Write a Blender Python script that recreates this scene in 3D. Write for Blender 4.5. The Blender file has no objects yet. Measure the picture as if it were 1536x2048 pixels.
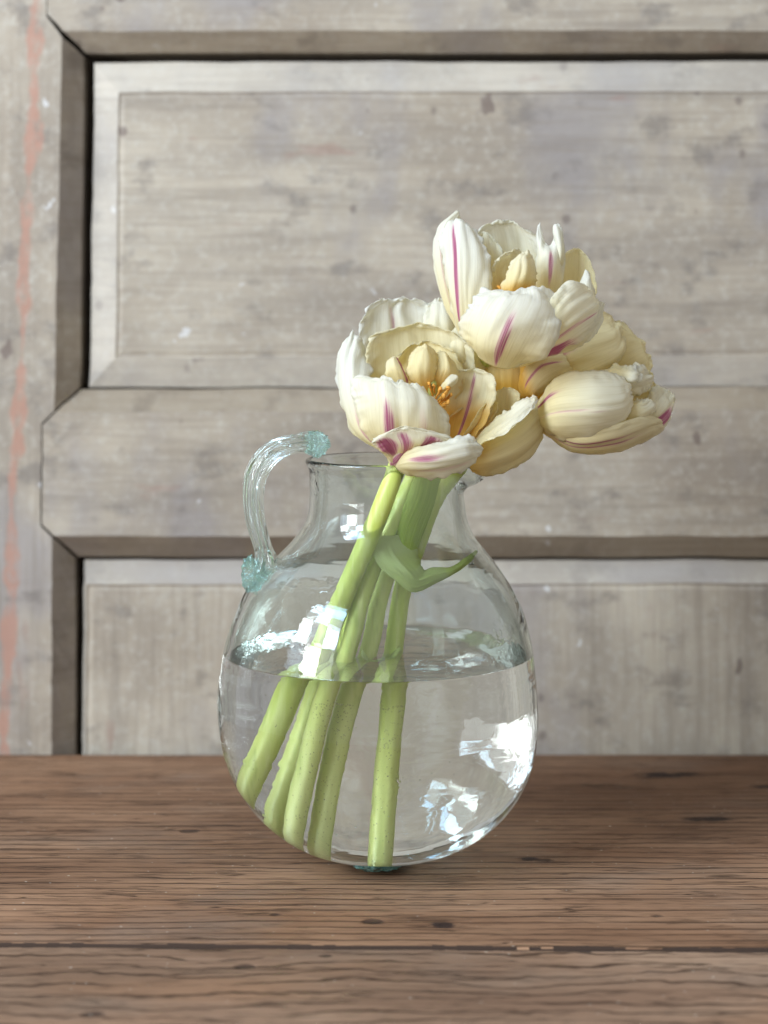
import bpy, bmesh, math, random
from mathutils import Vector, noise as mn
random.seed(7)
S = bpy.context.scene
# ---------------------------------------------------------------- camera, world, lamps, exposure
F = 3920.0; D = 0.98; H = 0.286; CX = 768.0; HY = 575.0      # photo pixels / metres
cam = bpy.data.cameras.new('camera'); camo = bpy.data.objects.new('camera', cam)
S.collection.objects.link(camo); S.camera = camo
camo.location = (0, -D, H); camo.rotation_euler = (math.radians(90), 0, 0)
cam.sensor_fit = 'VERTICAL'; cam.sensor_height = 36; cam.sensor_width = 27
cam.lens = 36 * F / 2048; cam.shift_y = -(1024 - HY) / 2048
cam.clip_start = 0.02; cam.clip_end = 50
cam.dof.use_dof = True; cam.dof.focus_distance = D - 0.035
cam.dof.aperture_fstop = (cam.lens / 1000) / 0.0108
W = bpy.data.worlds.new('World'); S.world = W; W.use_nodes = True
wb = W.node_tree.nodes['Background']; wb.inputs[0].default_value = (1.0, 0.985, 0.975, 1); wb.inputs[1].default_value = 0.62
# window of twelve panes in the side wall of the room, left of and behind the camera
from mathutils import Matrix
az = math.radians(52); wd = Vector((-math.sin(az), -math.cos(az), 0)); zax = wd; yax = Vector((0, 0, 1)); xax = yax.cross(zax).normalized()
for i in range(3):
    for j in range(4):
        l = bpy.data.lights.new('window_pane_light', 'AREA'); l.shape = 'RECTANGLE'
        l.size = 0.335; l.size_y = 0.40
        # what stands outside dims some panes; open sky shows blue through others
        l.energy = 6.7 * ((0.25, 1.3, 0.15, 1.5), (1.7, 0.25, 2.1, 0.9), (0.2, 1.9, 0.3, 1.0))[i][j]
        l.color = ((0.97, 0.98, 1.0), (0.91, 0.96, 1.0), (0.80, 0.91, 1.0), (0.42, 0.67, 1.0)) [j] if (i + j) % 3 else (0.66, 0.82, 1.0)
        o = bpy.data.objects.new('window_pane_light', l); S.collection.objects.link(o)
        o.location = wd * 1.55 + xax * (i - 1) * 0.345 + Vector((0, 0, 0.50 + j * 0.42))
        o.rotation_euler = Matrix((xax, yax, zax)).transposed().to_euler()
S.view_settings.view_transform = 'Standard'; S.view_settings.look = 'None'
S.view_settings.exposure = 0.0; S.view_settings.gamma = 1
cy = S.cycles
cy.max_bounces = 24; cy.transmission_bounces = 24; cy.glossy_bounces = 12; cy.diffuse_bounces = 5
cy.transparent_max_bounces = 8; cy.caustics_reflective = True; cy.caustics_refractive = True
cy.blur_glossy = 0.3; cy.sample_clamp_indirect = 14.0; cy.use_denoising = True
try: cy.denoiser = 'OPENIMAGEDENOISE'
except Exception: pass

def P(px, py, y=0.0):
    """photo pixel + depth (metres from the jug axis) -> point in the room"""
    k = (y + D) / F
    return Vector(((px - CX) * k, y, H - (py - HY) * k))
def PM(px, py, ymm): return P(px, py, ymm * 0.001)
# ---------------------------------------------------------------- helpers
def link(name, me, mat=None, parent=None, smooth=True):
    if smooth: me.shade_smooth()
    o = bpy.data.objects.new(name, me); S.collection.objects.link(o)
    if mat: me.materials.append(mat)
    if parent: 
        o.parent = parent; o.matrix_parent_inverse = Matrix.Translation(-parent.location)
    return o
def tag(o, label=None, cat=None, group=None, kind=None):
    if label: o['label'] = label
    if cat: o['category'] = cat
    if group: o['group'] = group
    if kind: o['kind'] = kind
    return o
def empty(name, loc):
    o = bpy.data.objects.new(name, None); S.collection.objects.link(o); o.location = loc; o.empty_display_size = 0.01
    return o
def mesh(name, vs, fs):
    me = bpy.data.meshes.new(name); me.from_pydata([tuple(v) for v in vs], [], fs); me.update(); return me
def cr(p0, p1, p2, p3, t):
    return 0.5 * ((2 * p1) + (-p0 + p2) * t + (2 * p0 - 5 * p1 + 4 * p2 - p3) * t * t + (-p0 + 3 * p1 - 3 * p2 + p3) * t ** 3)
def spline(pts, t):
    n = len(pts) - 1; s = min(max(t, 0), 0.999999) * n; i = int(s); f = s - i
    a = pts[i - 1] if i > 0 else 2 * pts[0] - pts[1]
    d = pts[i + 2] if i + 2 <= n else 2 * pts[n] - pts[n - 1]
    return cr(a, pts[i], pts[i + 1], d, f)
def sm(a, b, x):
    if a == b: return float(x > a)
    t = min(max((x - a) / (b - a), 0), 1); return t * t * (3 - 2 * t)

class NT:
    def __init__(s, name):
        s.m = bpy.data.materials.new(name); s.m.use_nodes = True; s.t = s.m.node_tree; s.t.nodes.clear()
        s.out = s.n('ShaderNodeOutputMaterial')
    def n(s, typ, **kw):
        x = s.t.nodes.new(typ)
        for k, v in kw.items(): setattr(x, k, v)
        return x
    def l(s, a, b): s.t.links.new(a, b)
    def val(s, inp, v):
        if hasattr(v, 'is_output'): s.l(v, inp)
        else: inp.default_value = v
    def math(s, op, a, b=0.0, c=None, clamp=False):
        x = s.n('ShaderNodeMath', operation=op, use_clamp=clamp); s.val(x.inputs[0], a); s.val(x.inputs[1], b)
        if c is not None: s.val(x.inputs[2], c)
        return x.outputs[0]
    def ss(s, v, a, b, lo=0.0, hi=1.0):
        x = s.n('ShaderNodeMapRange', interpolation_type='SMOOTHSTEP'); s.val(x.inputs[0], v)
        x.inputs[1].default_value = a; x.inputs[2].default_value = b; x.inputs[3].default_value = lo; x.inputs[4].default_value = hi
        return x.outputs[0]
    def mix(s, f, a, b, blend='MIX'):
        x = s.n('ShaderNodeMix', data_type='RGBA', blend_type=blend)
        s.val(x.inputs[0], f)
        for i, v in ((6, a), (7, b)):
            if hasattr(v, 'is_output'): s.l(v, x.inputs[i])
            else: x.inputs[i].default_value = (*v, 1)
        return x.outputs[2]
    def coord(s, scale=(1, 1, 1), kind='Object', loc=(0, 0, 0)):
        c = s.n('ShaderNodeTexCoord'); m = s.n('ShaderNodeMapping'); s.l(c.outputs[kind], m.inputs[0])
        m.inputs['Scale'].default_value = scale; m.inputs['Location'].default_value = loc
        return m.outputs[0]
    def noise(s, co, scale=1.0, detail=3.0, rough=0.5, dist=0.0):
        x = s.n('ShaderNodeTexNoise'); s.l(co, x.inputs['Vector']); x.inputs['Scale'].default_value = scale
        x.inputs['Detail'].default_value = detail; x.inputs['Roughness'].default_value = rough; x.inputs['Distortion'].default_value = dist
        return x.outputs[0]
    def attr(s, name):
        x = s.n('ShaderNodeAttribute'); x.attribute_name = name; return x
    def bump(s, h, strength=0.3, dist=0.001):
        x = s.n('ShaderNodeBump'); s.l(h, x.inputs['Height']); x.inputs['Strength'].default_value = strength; x.inputs['Distance'].default_value = dist
        return x.outputs[0]
    def pbsdf(s, col, rough=0.5, normal=None, spec=0.5):
        b = s.n('ShaderNodeBsdfPrincipled')
        if hasattr(col, 'is_output'): s.l(col, b.inputs['Base Color'])
        else: b.inputs['Base Color'].default_value = (*col, 1)
        s.val(b.inputs['Roughness'], rough); b.inputs['Specular IOR Level'].default_value = spec
        if normal is not None: s.l(normal, b.inputs['Normal'])
        return b
    def done(s, sh): s.l(sh, s.out.inputs[0]); return s.m

# ---------------------------------------------------------------- materials
def mat_glass(name, ior, col=(1, 1, 1), bump=0.0, bscale=(25, 25, 160), bdist=0.0006, rough=0.0, patch=False):
    n = NT(name); g = n.n('ShaderNodeBsdfGlass'); g.inputs['IOR'].default_value = ior; g.inputs['Color'].default_value = (*col, 1)
    g.inputs['Roughness'].default_value = rough
    if bump > 0:
        a = n.noise(n.coord(bscale), 1.0, 2.0, 0.45, 0.4)
        if patch:
            fine = n.noise(n.coord((170, 170, 230)), 1.0, 1.5, 0.5, 0.8)
            msk = n.ss(n.noise(n.coord((26, 26, 26), loc=(2, 3, 1)), 1.0, 1.0), 0.50, 0.66)
            a = n.math('ADD', a, n.math('MULTIPLY', n.math('MULTIPLY', fine, msk), 0.55))
        n.l(n.bump(a, bump, bdist), g.inputs['Normal'])
    return n.done(g.outputs[0])

def mat_table(name, seed, tint, grain=1.0, curve=0.0, knots=()):
    n = NT(name)
    loc = (seed * 3.1, seed * 1.7, 0)
    base = n.noise(n.coord((3.5, 14, 1), loc=loc), 1.0, 4, 0.6)
    fib = n.noise(n.coord((9, 420, 1), loc=loc), 1.0, 4, 0.65, 0.15)
    # dark wavy growth lines: contour lines of a stretched noise
    wob = n.noise(n.coord((5 + curve * 3, 12, 1), loc=loc), 1.0, 4, 0.6)
    c = n.n('ShaderNodeTexCoord'); sp = n.n('ShaderNodeSeparateXYZ'); n.l(c.outputs['Object'], sp.inputs[0])
    yy = n.math('ADD', sp.outputs[1], n.math('MULTIPLY', wob, 0.016 + curve * 0.02))
    fr = n.math('FRACT', n.math('MULTIPLY', yy, 120 * grain))
    brk = n.noise(n.coord((12, 90, 1), loc=loc), 1.0, 3, 0.6)
    dist = n.math('ABSOLUTE', n.math('SUBTRACT', fr, 0.5))
    ln1 = n.math('MULTIPLY', n.math('MULTIPLY', n.ss(dist, 0.02, 0.16, 1.0, 0.0), n.ss(brk, 0.3, 0.7, 0.55, 1.0)), n.ss(brk, 0.34, 0.50))
    n2 = n.noise(n.coord((13, 260, 1), loc=loc), 1.0, 2, 0.5, 0.3)
    ln2 = n.ss(n.math('ABSOLUTE', n.math('SUBTRACT', n2, 0.47)), 0.0, 0.03, 1.0, 0.0)
    ln2 = n.math('MULTIPLY', ln2, n.ss(n.noise(n.coord((20, 60, 1), loc=(5, 1, 0))), 0.42, 0.6))
    pore = n.ss(n.noise(n.coord((70, 900, 1), loc=loc), 1.0, 1, 0.5), 0.62, 0.72)
    lines = n.math('MAXIMUM', ln1, n.math('MAXIMUM', ln2, n.math('MULTIPLY', pore, 0.55)), clamp=True)
    c1 = n.mix(n.ss(base, 0.3, 0.7), tint[0], tint[1])
    c1 = n.mix(n.ss(fib, 0.25, 0.75, 0.0, 0.85), n.mix(1.0, c1, (0.60, 0.56, 0.54), 'MULTIPLY'), c1)
    # ruddy and grey wear patches
    c1 = n.mix(n.ss(n.noise(n.coord((5, 16, 1), loc=(7 + seed, 2, 0)), 1.0, 3), 0.52, 0.68, 0.0, 0.55), c1, (0.30, 0.165, 0.092))
    c1 = n.mix(n.ss(n.noise(n.coord((7, 11, 1), loc=(1, 9 + seed, 0)), 1.0, 4, 0.6), 0.50, 0.70, 0.0, 0.35), c1, (0.24, 0.195, 0.155))
    c1 = n.mix(n.math('MULTIPLY', lines, 0.92), c1, (0.034, 0.017, 0.010))
    # dark spots
    v = n.n('ShaderNodeTexVoronoi'); v.feature = 'F1'; n.l(n.coord((22, 34, 1), loc=(3 + seed, 4, 0)), v.inputs['Vector']); v.inputs['Scale'].default_value = 1.0
    vd = n.math('ADD', v.outputs['Distance'], n.math('MULTIPLY', n.noise(n.coord((160, 260, 1))), 0.10))
    sel = n.n('ShaderNodeSeparateColor'); n.l(v.outputs['Color'], sel.inputs[0])
    spot = n.math('MULTIPLY', n.math('MULTIPLY', n.ss(n.math('SUBTRACT', vd, n.math('MULTIPLY', sel.outputs[1], 0.09)), 0.07, 0.12, 1.0, 0.0), 1.0), n.ss(sel.outputs[0], 0.42, 0.46))
    c1 = n.mix(n.math('MULTIPLY', spot, 0.75), c1, (0.035, 0.022, 0.018))
    for (kx, ky, a, b) in knots:
        c3 = n.n('ShaderNodeTexCoord'); s3 = n.n('ShaderNodeSeparateXYZ'); n.l(c3.outputs['Object'], s3.inputs[0])
        dx = n.math('MULTIPLY', n.math('SUBTRACT', s3.outputs[0], kx), 1 / a); dy = n.math('MULTIPLY', n.math('SUBTRACT', s3.outputs[1], ky), 1 / b)
        dd = n.math('SQRT', n.math('ADD', n.math('MULTIPLY', dx, dx), n.math('MULTIPLY', dy, dy)))
        dd = n.math('ADD', dd, n.math('MULTIPLY', n.math('SUBTRACT', n.noise(n.coord((90, 140, 1)), 1.0, 3, 0.65), 0.5), 2.2))
        c1 = n.mix(n.ss(dd, 0.45, 1.15, 0.9, 0.0), c1, (0.022, 0.014, 0.014))
    # broad darker and lighter areas of the old finish
    ar = n.noise(n.coord((2.6, 6.5, 1), loc=(11 + seed, 3, 0)), 1.0, 2, 0.5)
    c1 = n.mix(n.ss(ar, 0.42, 0.64, 0.0, 0.55), c1, n.mix(1.0, c1, (0.42, 0.38, 0.36), 'MULTIPLY'))
    # fine pale scratches
    sc = n.coord((40, 500, 1)); m2 = n.n('ShaderNodeMapping'); c2 = n.n('ShaderNodeTexCoord'); n.l(c2.outputs['Object'], m2.inputs[0])
    m2.inputs['Rotation'].default_value = (0, 0, 0.9); m2.inputs['Scale'].default_value = (18, 420, 1)
    scr = n.ss(n.noise(m2.outputs[0], 1.0, 1, 0.4), 0.735, 0.78)
    c1 = n.mix(n.math('MULTIPLY', scr, 0.28), c1, (0.38, 0.30, 0.24))
    crumb = n.ss(n.noise(n.coord((420, 420, 1)), 1.0, 0), 0.83, 0.86)
    c1 = n.mix(n.math('MULTIPLY', crumb, 0.7), c1, (0.55, 0.48, 0.40))
    h = n.math('SUBTRACT', n.math('MULTIPLY', fib, 0.35), n.math('ADD', n.math('MULTIPLY', lines, 0.8), spot))
    rough = n.ss(fib, 0.2, 0.8, 0.48, 0.68)
    b = n.pbsdf(c1, rough, n.bump(h, 0.9, 0.0008), 0.12)
    return n.done(b.outputs[0])

def mat_paint(name, vertical=False, stripe=False, seed=0.0, brown=0.0, pale=0.0):
    n = NT(name)
    st = (26, 1, 7) if vertical else (6, 1, 34)
    lo = (seed * 2.3, 0, seed * 1.3)
    big = n.noise(n.coord((7, 1, 9), loc=lo), 1.0, 5, 0.62)
    grain = n.noise(n.coord(tuple(a * 1.0 for a in st), loc=lo), 1.0, 5, 0.62, 0.3)
    fine = n.noise(n.coord((170, 1, 170), loc=lo), 1.0, 4, 0.7)
    col = n.mix(n.ss(big, 0.3, 0.72), (0.295, 0.245, 0.187), (0.44, 0.382, 0.300))
    col = n.mix(n.ss(grain, 0.35, 0.70, 0.0, 0.55), col, (0.20, 0.17, 0.14))
    col = n.mix(n.ss(fine, 0.45, 0.75, 0.0, 0.5), col, (0.46, 0.43, 0.37))
    lav = n.noise(n.coord((9, 1, 5), loc=(3 + seed, 0, 8)), 1.0, 4, 0.6)
    col = n.mix(n.ss(lav, 0.49, 0.64, 0.0, 0.75), col, (0.25, 0.225, 0.215))
    stk = n.noise(n.coord((5, 1, 75) if not vertical else (75, 1, 5), loc=(2, 0, seed)), 1.0, 4, 0.6, 0.2)
    col = n.mix(n.ss(stk, 0.52, 0.70, 0.0, 0.40), col, (0.17, 0.14, 0.11))
    fl = n.noise(n.coord((14, 1, 330) if not vertical else (330, 1, 14), loc=(6, 0, seed)), 1.0, 3, 0.6)
    col = n.mix(n.ss(fl, 0.45, 0.75, 0.0, 0.45), col, (0.22, 0.18, 0.14))
    # grey grime, dark chips and pale chips
    gr = n.noise(n.coord((30, 1, 45), loc=(9, 0, seed)), 1.0, 4, 0.6)
    col = n.mix(n.ss(gr, 0.53, 0.70, 0.0, 0.58), col, (0.14, 0.12, 0.105))
    chip = n.noise(n.coord((55, 1, 38), loc=(1, 0, 5 + seed)), 1.0, 2, 0.5)
    col = n.mix(n.ss(chip, 0.72, 0.77, 0.0, 0.65), col, (0.11, 0.075, 0.065))
    pc = n.noise(n.coord((75, 1, 75), loc=(4, 0, 2 + seed)), 1.0, 2, 0.5)
    col = n.mix(n.ss(pc, 0.73, 0.78, 0.0, 0.7), col, (0.55, 0.54, 0.53))
    red = n.noise(n.coord((16, 1, 60) if not vertical else (60, 1, 12), loc=(seed, 0, 3)), 1.0, 3, 0.6)
    col = n.mix(n.ss(red, 0.66, 0.76, 0.0, 0.42), col, (0.26, 0.15, 0.115))
    dv = n.n('ShaderNodeTexVoronoi'); n.l(n.coord((38, 0.0, 30), loc=(seed * 5, 0, seed)), dv.inputs['Vector']); dv.inputs['Scale'].default_value = 1.0
    ds = n.n('ShaderNodeSeparateColor'); n.l(dv.outputs['Color'], ds.inputs[0])
    dn = n.math('ADD', dv.outputs['Distance'], n.math('MULTIPLY', fine, 0.14))
    col = n.mix(n.math('MULTIPLY', n.ss(dn, 0.12, 0.20, 0.62, 0.0), n.ss(ds.outputs[0], 0.62, 0.66)), col, (0.13, 0.10, 0.085))
    if pale: col = n.mix(pale, col, (0.56, 0.52, 0.46))
    if brown:
        col = n.mix(brown, col, (0.17, 0.125, 0.075))
    if stripe:
        c = n.n('ShaderNodeTexCoord'); sp = n.n('ShaderNodeSeparateXYZ'); n.l(c.outputs['Object'], sp.inputs[0])
        xw = n.noise(n.coord((0.0, 0, 9)), 1.0, 4, 0.6); ww = n.noise(n.coord((0.0, 0, 22), loc=(4, 0, 1)), 1.0, 3, 0.6)
        ed = n.noise(n.coord((150, 1, 60)), 1.0, 3, 0.6)
        cx = n.math('ADD', n.math('ADD', -0.2245, n.math('MULTIPLY', n.math('SUBTRACT', sp.outputs[2], 0.2), 0.042)), n.math('MULTIPLY', n.math('SUBTRACT', xw, 0.5), 0.020))
        dd = n.math('ABSOLUTE', n.math('SUBTRACT', sp.outputs[0], cx))
        wd = n.math('MULTIPLY', n.ss(ww, 0.35, 0.7), 0.0065)
        e = n.math('SUBTRACT', n.math('ADD', wd, n.math('MULTIPLY', ed, 0.004)), dd)
        col = n.mix(n.math('MULTIPLY', n.ss(e, 0.0, 0.003, 0, 0.78), n.ss(n.noise(n.coord((120, 1, 60), loc=(3, 0, 3)), 1.0, 4, 0.65), 0.33, 0.55, 0.25, 1.0)), col, (0.36, 0.19, 0.135))
    h = n.math('ADD', n.math('MULTIPLY', grain, 0.7), n.math('MULTIPLY', fine, 0.5))
    b = n.pbsdf(col, 0.62, n.bump(h, 0.5, 0.0012), 0.3)
    return n.done(b.outputs[0])

def mat_petal():
    n = NT('petal_tissue')
    tc = n.n('ShaderNodeUVMap'); tc.uv_map = 'UVMap'
    mp = n.n('ShaderNodeMapping'); n.l(tc.outputs[0], mp.inputs[0]); mp.inputs['Scale'].default_value = (46, 2.2, 1)
    vein = n.noise(mp.outputs[0], 1.0, 3, 0.6)
    mp2 = n.n('ShaderNodeMapping'); n.l(tc.outputs[0], mp2.inputs[0]); mp2.inputs['Scale'].default_value = (74, 1.1, 1)
    feath = n.noise(mp2.outputs[0], 1.0, 3, 0.65, 0.4)
    warm = n.attr('warm').outputs['Fac']; stk = n.attr('streak').outputs['Fac']; whi = n.attr('white').outputs['Fac']
    c = n.mix(n.ss(warm, 0.0, 0.5), (0.87, 0.85, 0.72), (0.87, 0.80, 0.52))
    c = n.mix(n.ss(warm, 0.55, 1.1), c, (0.88, 0.60, 0.10))
    c = n.mix(n.math('MULTIPLY', whi, 0.85), c, (0.86, 0.87, 0.87))
    c = n.mix(n.ss(vein, 0.42, 0.75, 0.0, 0.50), c, n.mix(1.0, c, (0.84, 0.81, 0.70), 'MULTIPLY'))
    m = n.ss(n.math('ADD', stk, n.math('MULTIPLY', n.math('SUBTRACT', feath, 0.5), 3.2)), 0.50, 1.20)
    halo = n.ss(stk, 0.05, 0.9, 0, 0.38)
    c = n.mix(n.math('MULTIPLY', halo, 1.0), c, (0.80, 0.50, 0.60))
    c = n.mix(n.math('MULTIPLY', m, n.ss(stk, 0.02, 0.6, 0, 0.86)), c, n.mix(n.ss(vein, 0.3, 0.7), (0.40, 0.045, 0.17), (0.56, 0.15, 0.30)))
    mot = n.noise(n.coord((110, 110, 110)), 1.0, 3, 0.6)
    bp = n.bump(n.math('ADD', vein, n.math('MULTIPLY', mot, 0.35)), 0.32, 0.0006)
    b = n.pbsdf(c, 0.55, bp, 0.15)
    b.inputs['Subsurface Weight'].default_value = 0.0
    t = n.n('ShaderNodeBsdfTranslucent'); n.l(n.mix(1.0, c, (1.0, 0.975, 0.85), 'MULTIPLY'), t.inputs[0]); n.l(bp, t.inputs['Normal'])
    mx = n.n('ShaderNodeMixShader'); mx.inputs[0].default_value = 0.56; n.l(b.outputs[0], mx.inputs[1]); n.l(t.outputs[0], mx.inputs[2])
    return n.done(mx.outputs[0])

def mat_stem():
    n = NT('stem_green')
    v = n.noise(n.coord((70, 70, 8)), 1.0, 3, 0.6)
    w = n.noise(n.coord((260, 260, 14)), 1.0, 3, 0.6)
    shade = n.attr('tone').outputs['Fac']
    dk = n.noise(n.coord((120, 120, 22), loc=(5, 2, 1)), 1.0, 3, 0.6)
    c = n.mix(n.ss(v, 0.3, 0.7), (0.47, 0.58, 0.07), (0.61, 0.70, 0.15))
    c = n.mix(shade, c, (0.78, 0.82, 0.36))
    c = n.mix(n.ss(w, 0.42, 0.75, 0, 0.65), c, (0.72, 0.76, 0.34))
    c = n.mix(n.ss(dk, 0.52, 0.75, 0, 0.5), c, (0.26, 0.38, 0.05))
    b = n.pbsdf(c, 0.38, n.bump(w, 0.3, 0.0005), 0.45)
    t = n.n('ShaderNodeBsdfTranslucent'); n.l(c, t.inputs[0])
    mx = n.n('ShaderNodeMixShader'); mx.inputs[0].default_value = 0.18; n.l(b.outputs[0], mx.inputs[1]); n.l(t.outputs[0], mx.inputs[2])
    return n.done(mx.outputs[0])
def mat_leaf():
    n = NT('leaf_green')
    tc = n.n('ShaderNodeUVMap'); tc.uv_map = 'UVMap'; mp = n.n('ShaderNodeMapping'); n.l(tc.outputs[0], mp.inputs[0]); mp.inputs['Scale'].default_value = (30, 1.6, 1)
    v = n.noise(mp.outputs[0], 1.0, 3, 0.6)
    warm = n.attr('warm').outputs['Fac']
    c = n.mix(n.ss(v, 0.3, 0.75), (0.42, 0.56, 0.04), (0.60, 0.70, 0.13))
    c = n.mix(warm, c, (0.66, 0.72, 0.36))
    b = n.pbsdf(c, 0.5, n.bump(v, 0.35, 0.0006), 0.2)
    t = n.n('ShaderNodeBsdfTranslucent'); n.l(n.mix(1.0, c, (0.95, 1.0, 0.5), 'MULTIPLY'), t.inputs[0])
    mx = n.n('ShaderNodeMixShader'); mx.inputs[0].default_value = 0.5; n.l(b.outputs[0], mx.inputs[1]); n.l(t.outputs[0], mx.inputs[2])
    return n.done(mx.outputs[0])
def mat_plain(name, col, rough=0.5):
    n = NT(name); v = n.noise(n.coord((900, 900, 900)), 1.0, 3)
    c = n.mix(v, tuple(a * 0.7 for a in col), col); return n.done(n.pbsdf(c, rough, n.bump(v, 0.5, 0.0005)).outputs[0])

M_petal = mat_petal(); M_stem = mat_stem(); M_leaf = mat_leaf()
M_anther = mat_plain('anther_orange', (0.78, 0.36, 0.05), 0.6)
M_pistil = mat_plain('pistil_green', (0.55, 0.55, 0.16), 0.5)

# ---------------------------------------------------------------- old panelled door
def TZ(px, py, dep): return P(px, py, dep)
Y0 = 0.2232                                   # frame face; table edge meets it
door = empty('panelled_door', (0, Y0, 0))
tag(door, 'weathered grey beige wooden door with raised panels and chipped paint behind the jug', 'door')
def slab(name, polys, mat, back=0.265, cuts=3, amp=0.0005, label=None, m2=None):
    """polys: front faces as lists of (px, py, depth); sides run back to the given depth"""
    bm = bmesh.new(); cache = {}
    for poly in polys:
        vv = []; mi = 0
        if poly[0] == 'chamfer': mi = 1; poly = poly[1:]
        for q in poly:
            if q not in cache: cache[q] = bm.verts.new(TZ(*q))
            vv.append(cache[q])
        bm.faces.new(vv).material_index = mi
    bnd = [e for e in bm.edges if len(e.link_faces) == 1]
    r = bmesh.ops.extrude_edge_only(bm, edges=bnd)
    for v in [g for g in r['geom'] if isinstance(g, bmesh.types.BMVert)]: v.co.y = back
    bmesh.ops.recalc_face_normals(bm, faces=bm.faces)
    fr = [e for e in bm.edges if all(v.co.y < back - 1e-5 for v in e.verts)]
    for _ in range(cuts):
        bmesh.ops.subdivide_edges(bm, edges=[e for e in bm.edges if e.calc_length() > 0.012 and all(v.co.y < back - 1e-5 for v in e.verts)], cuts=2, use_grid_fill=True)
    for v in bm.verts:
        d = mn.noise_vector(v.co * 30) * amp * 1.6 + mn.noise_vector(v.co * 130) * amp * 0.9
        if v.co.y < back - 1e-5: v.co += Vector((d.x, d.y * 0.6, d.z))
    bmesh.ops.triangulate(bm, faces=[f for f in bm.faces if len(f.verts) > 4])
    me = bpy.data.meshes.new(name); bm.to_mesh(me); bm.free()
    o = link(name, me, mat, door, smooth=False)
    o.data.materials.append(m2 or M_cham)
    if label: o['label'] = label
    return o
M_cham = mat_paint('worn_chamfer', False, False, 9.2, 0.30)
M_bevel = mat_paint('pale_bevel', False, False, 12.1, 0.0, 0.28)
A, B_, G = Y0, Y0 + 0.0125, Y0 + 0.022       # face, chamfer foot, groove depth
# stile with its chamfered right edge (two chamfered stretches between the rails)
slab('stile', [
    [(-120, -120, A), (92, -120, A), (92, 32, A), (124, 75, A), (109, 822, A), (83, 846, A), (80, 1052, A), (104, 1076, A), (103, 1560, A), (-120, 1560, A)],
    ['chamfer', (124, 75, A), (168, 112, B_), (160, 776, B_), (109, 822, A)],
    ['chamfer', (104, 1076, A), (150, 1118, B_), (150, 1560, B_), (103, 1560, A)]],
    mat_paint('stile_paint', True, True, 1.0), label='upright with a reddish bare wood streak')
slab('rail', [
    [(94, -120, A), (1640, -120, A), (1640, 60, A), (126, 62, A), (94, 28, A)],
    ['chamfer', (126, 62, A), (1640, 60, A), (1640, 104, B_), (172, 106, B_)]], mat_paint('rail_paint', False, False, 2.0))
slab('rail', [
    ['chamfer', (164, 780, B_), (1640, 772, B_), (1640, 818, A), (111, 825, A)],
    [(111, 825, A), (1640, 818, A), (1640, 1072, A), (108, 1073, A), (83.5, 1049, A), (85.5, 849, A)],
    ['chamfer', (108, 1073, A), (1640, 1072, A), (1640, 1114, B_), (156, 1114, B_)]], mat_paint('rail_paint_mid', False, False, 3.7), m2=mat_paint('pinkish_chamfer', False, False, 4.4, 0.45))
PF, PB = Y0 + 0.0100, Y0 + 0.0152
def raised(tl, tr, br, bl, itl, itr, ibr, ibl, mat):
    f = lambda p, d: (p[0], p[1], d)
    def off(p, q, sx, sy): return (p[0] + q * sx, p[1] + q * sy)
    g = [off(itl, 5, 1, 1), off(itr, 5, -1, 1), off(ibr, 5, -1, -1), off(ibl, 5, 1, -1)]
    h = [off(itl, 13, 1, 1), off(itr, 13, -1, 1), off(ibr, 13, -1, -1), off(ibl, 13, 1, -1)]
    o = [tl, tr, br, bl]; n_ = [itl, itr, ibr, ibl]
    polys = [[f(h[0], PF), f(h[1], PF), f(h[2], PF), f(h[3], PF)]]
    for a in range(4):
        b = (a + 1) % 4
        polys += [['chamfer', f(o[a], PB), f(o[b], PB), f(n_[b], PF), f(n_[a], PF)],
                  [f(n_[a], PF), f(n_[b], PF), f(g[b], PF + 0.0007), f(g[a], PF + 0.0007)],
                  [f(g[a], PF + 0.0007), f(g[b], PF + 0.0007), f(h[b], PF), f(h[a], PF)]]
    slab('raised_panel', polys, mat, back=0.263, m2=M_bevel)
raised((190, 125), (1640, 123), (1640, 771), (180, 775), (237, 184), (1640, 182), (1640, 712), (230, 716), mat_paint('panel_paint', False, False, 5.1))
raised((168, 1120), (1640, 1120), (1640, 1600), (164, 1600), (173, 1168), (1640, 1166), (1640, 1590), (170, 1590), mat_paint('panel_paint_low', True, False, 6.6))
bm = bmesh.new(); bmesh.ops.create_cube(bm, size=1)
for v in bm.verts: v.co = Vector((v.co.x * 1.2, 0.264 + v.co.y * 0.01 + 0.004, 0.17 + v.co.z * 0.75))
me = bpy.data.meshes.new('backing_board'); bm.to_mesh(me); bm.free()
link('backing_board', me, mat_plain('groove_shade', (0.06, 0.045, 0.03), 0.8), door, False)  # near-black colour puts the shade of the deep grooves into this board

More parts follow.
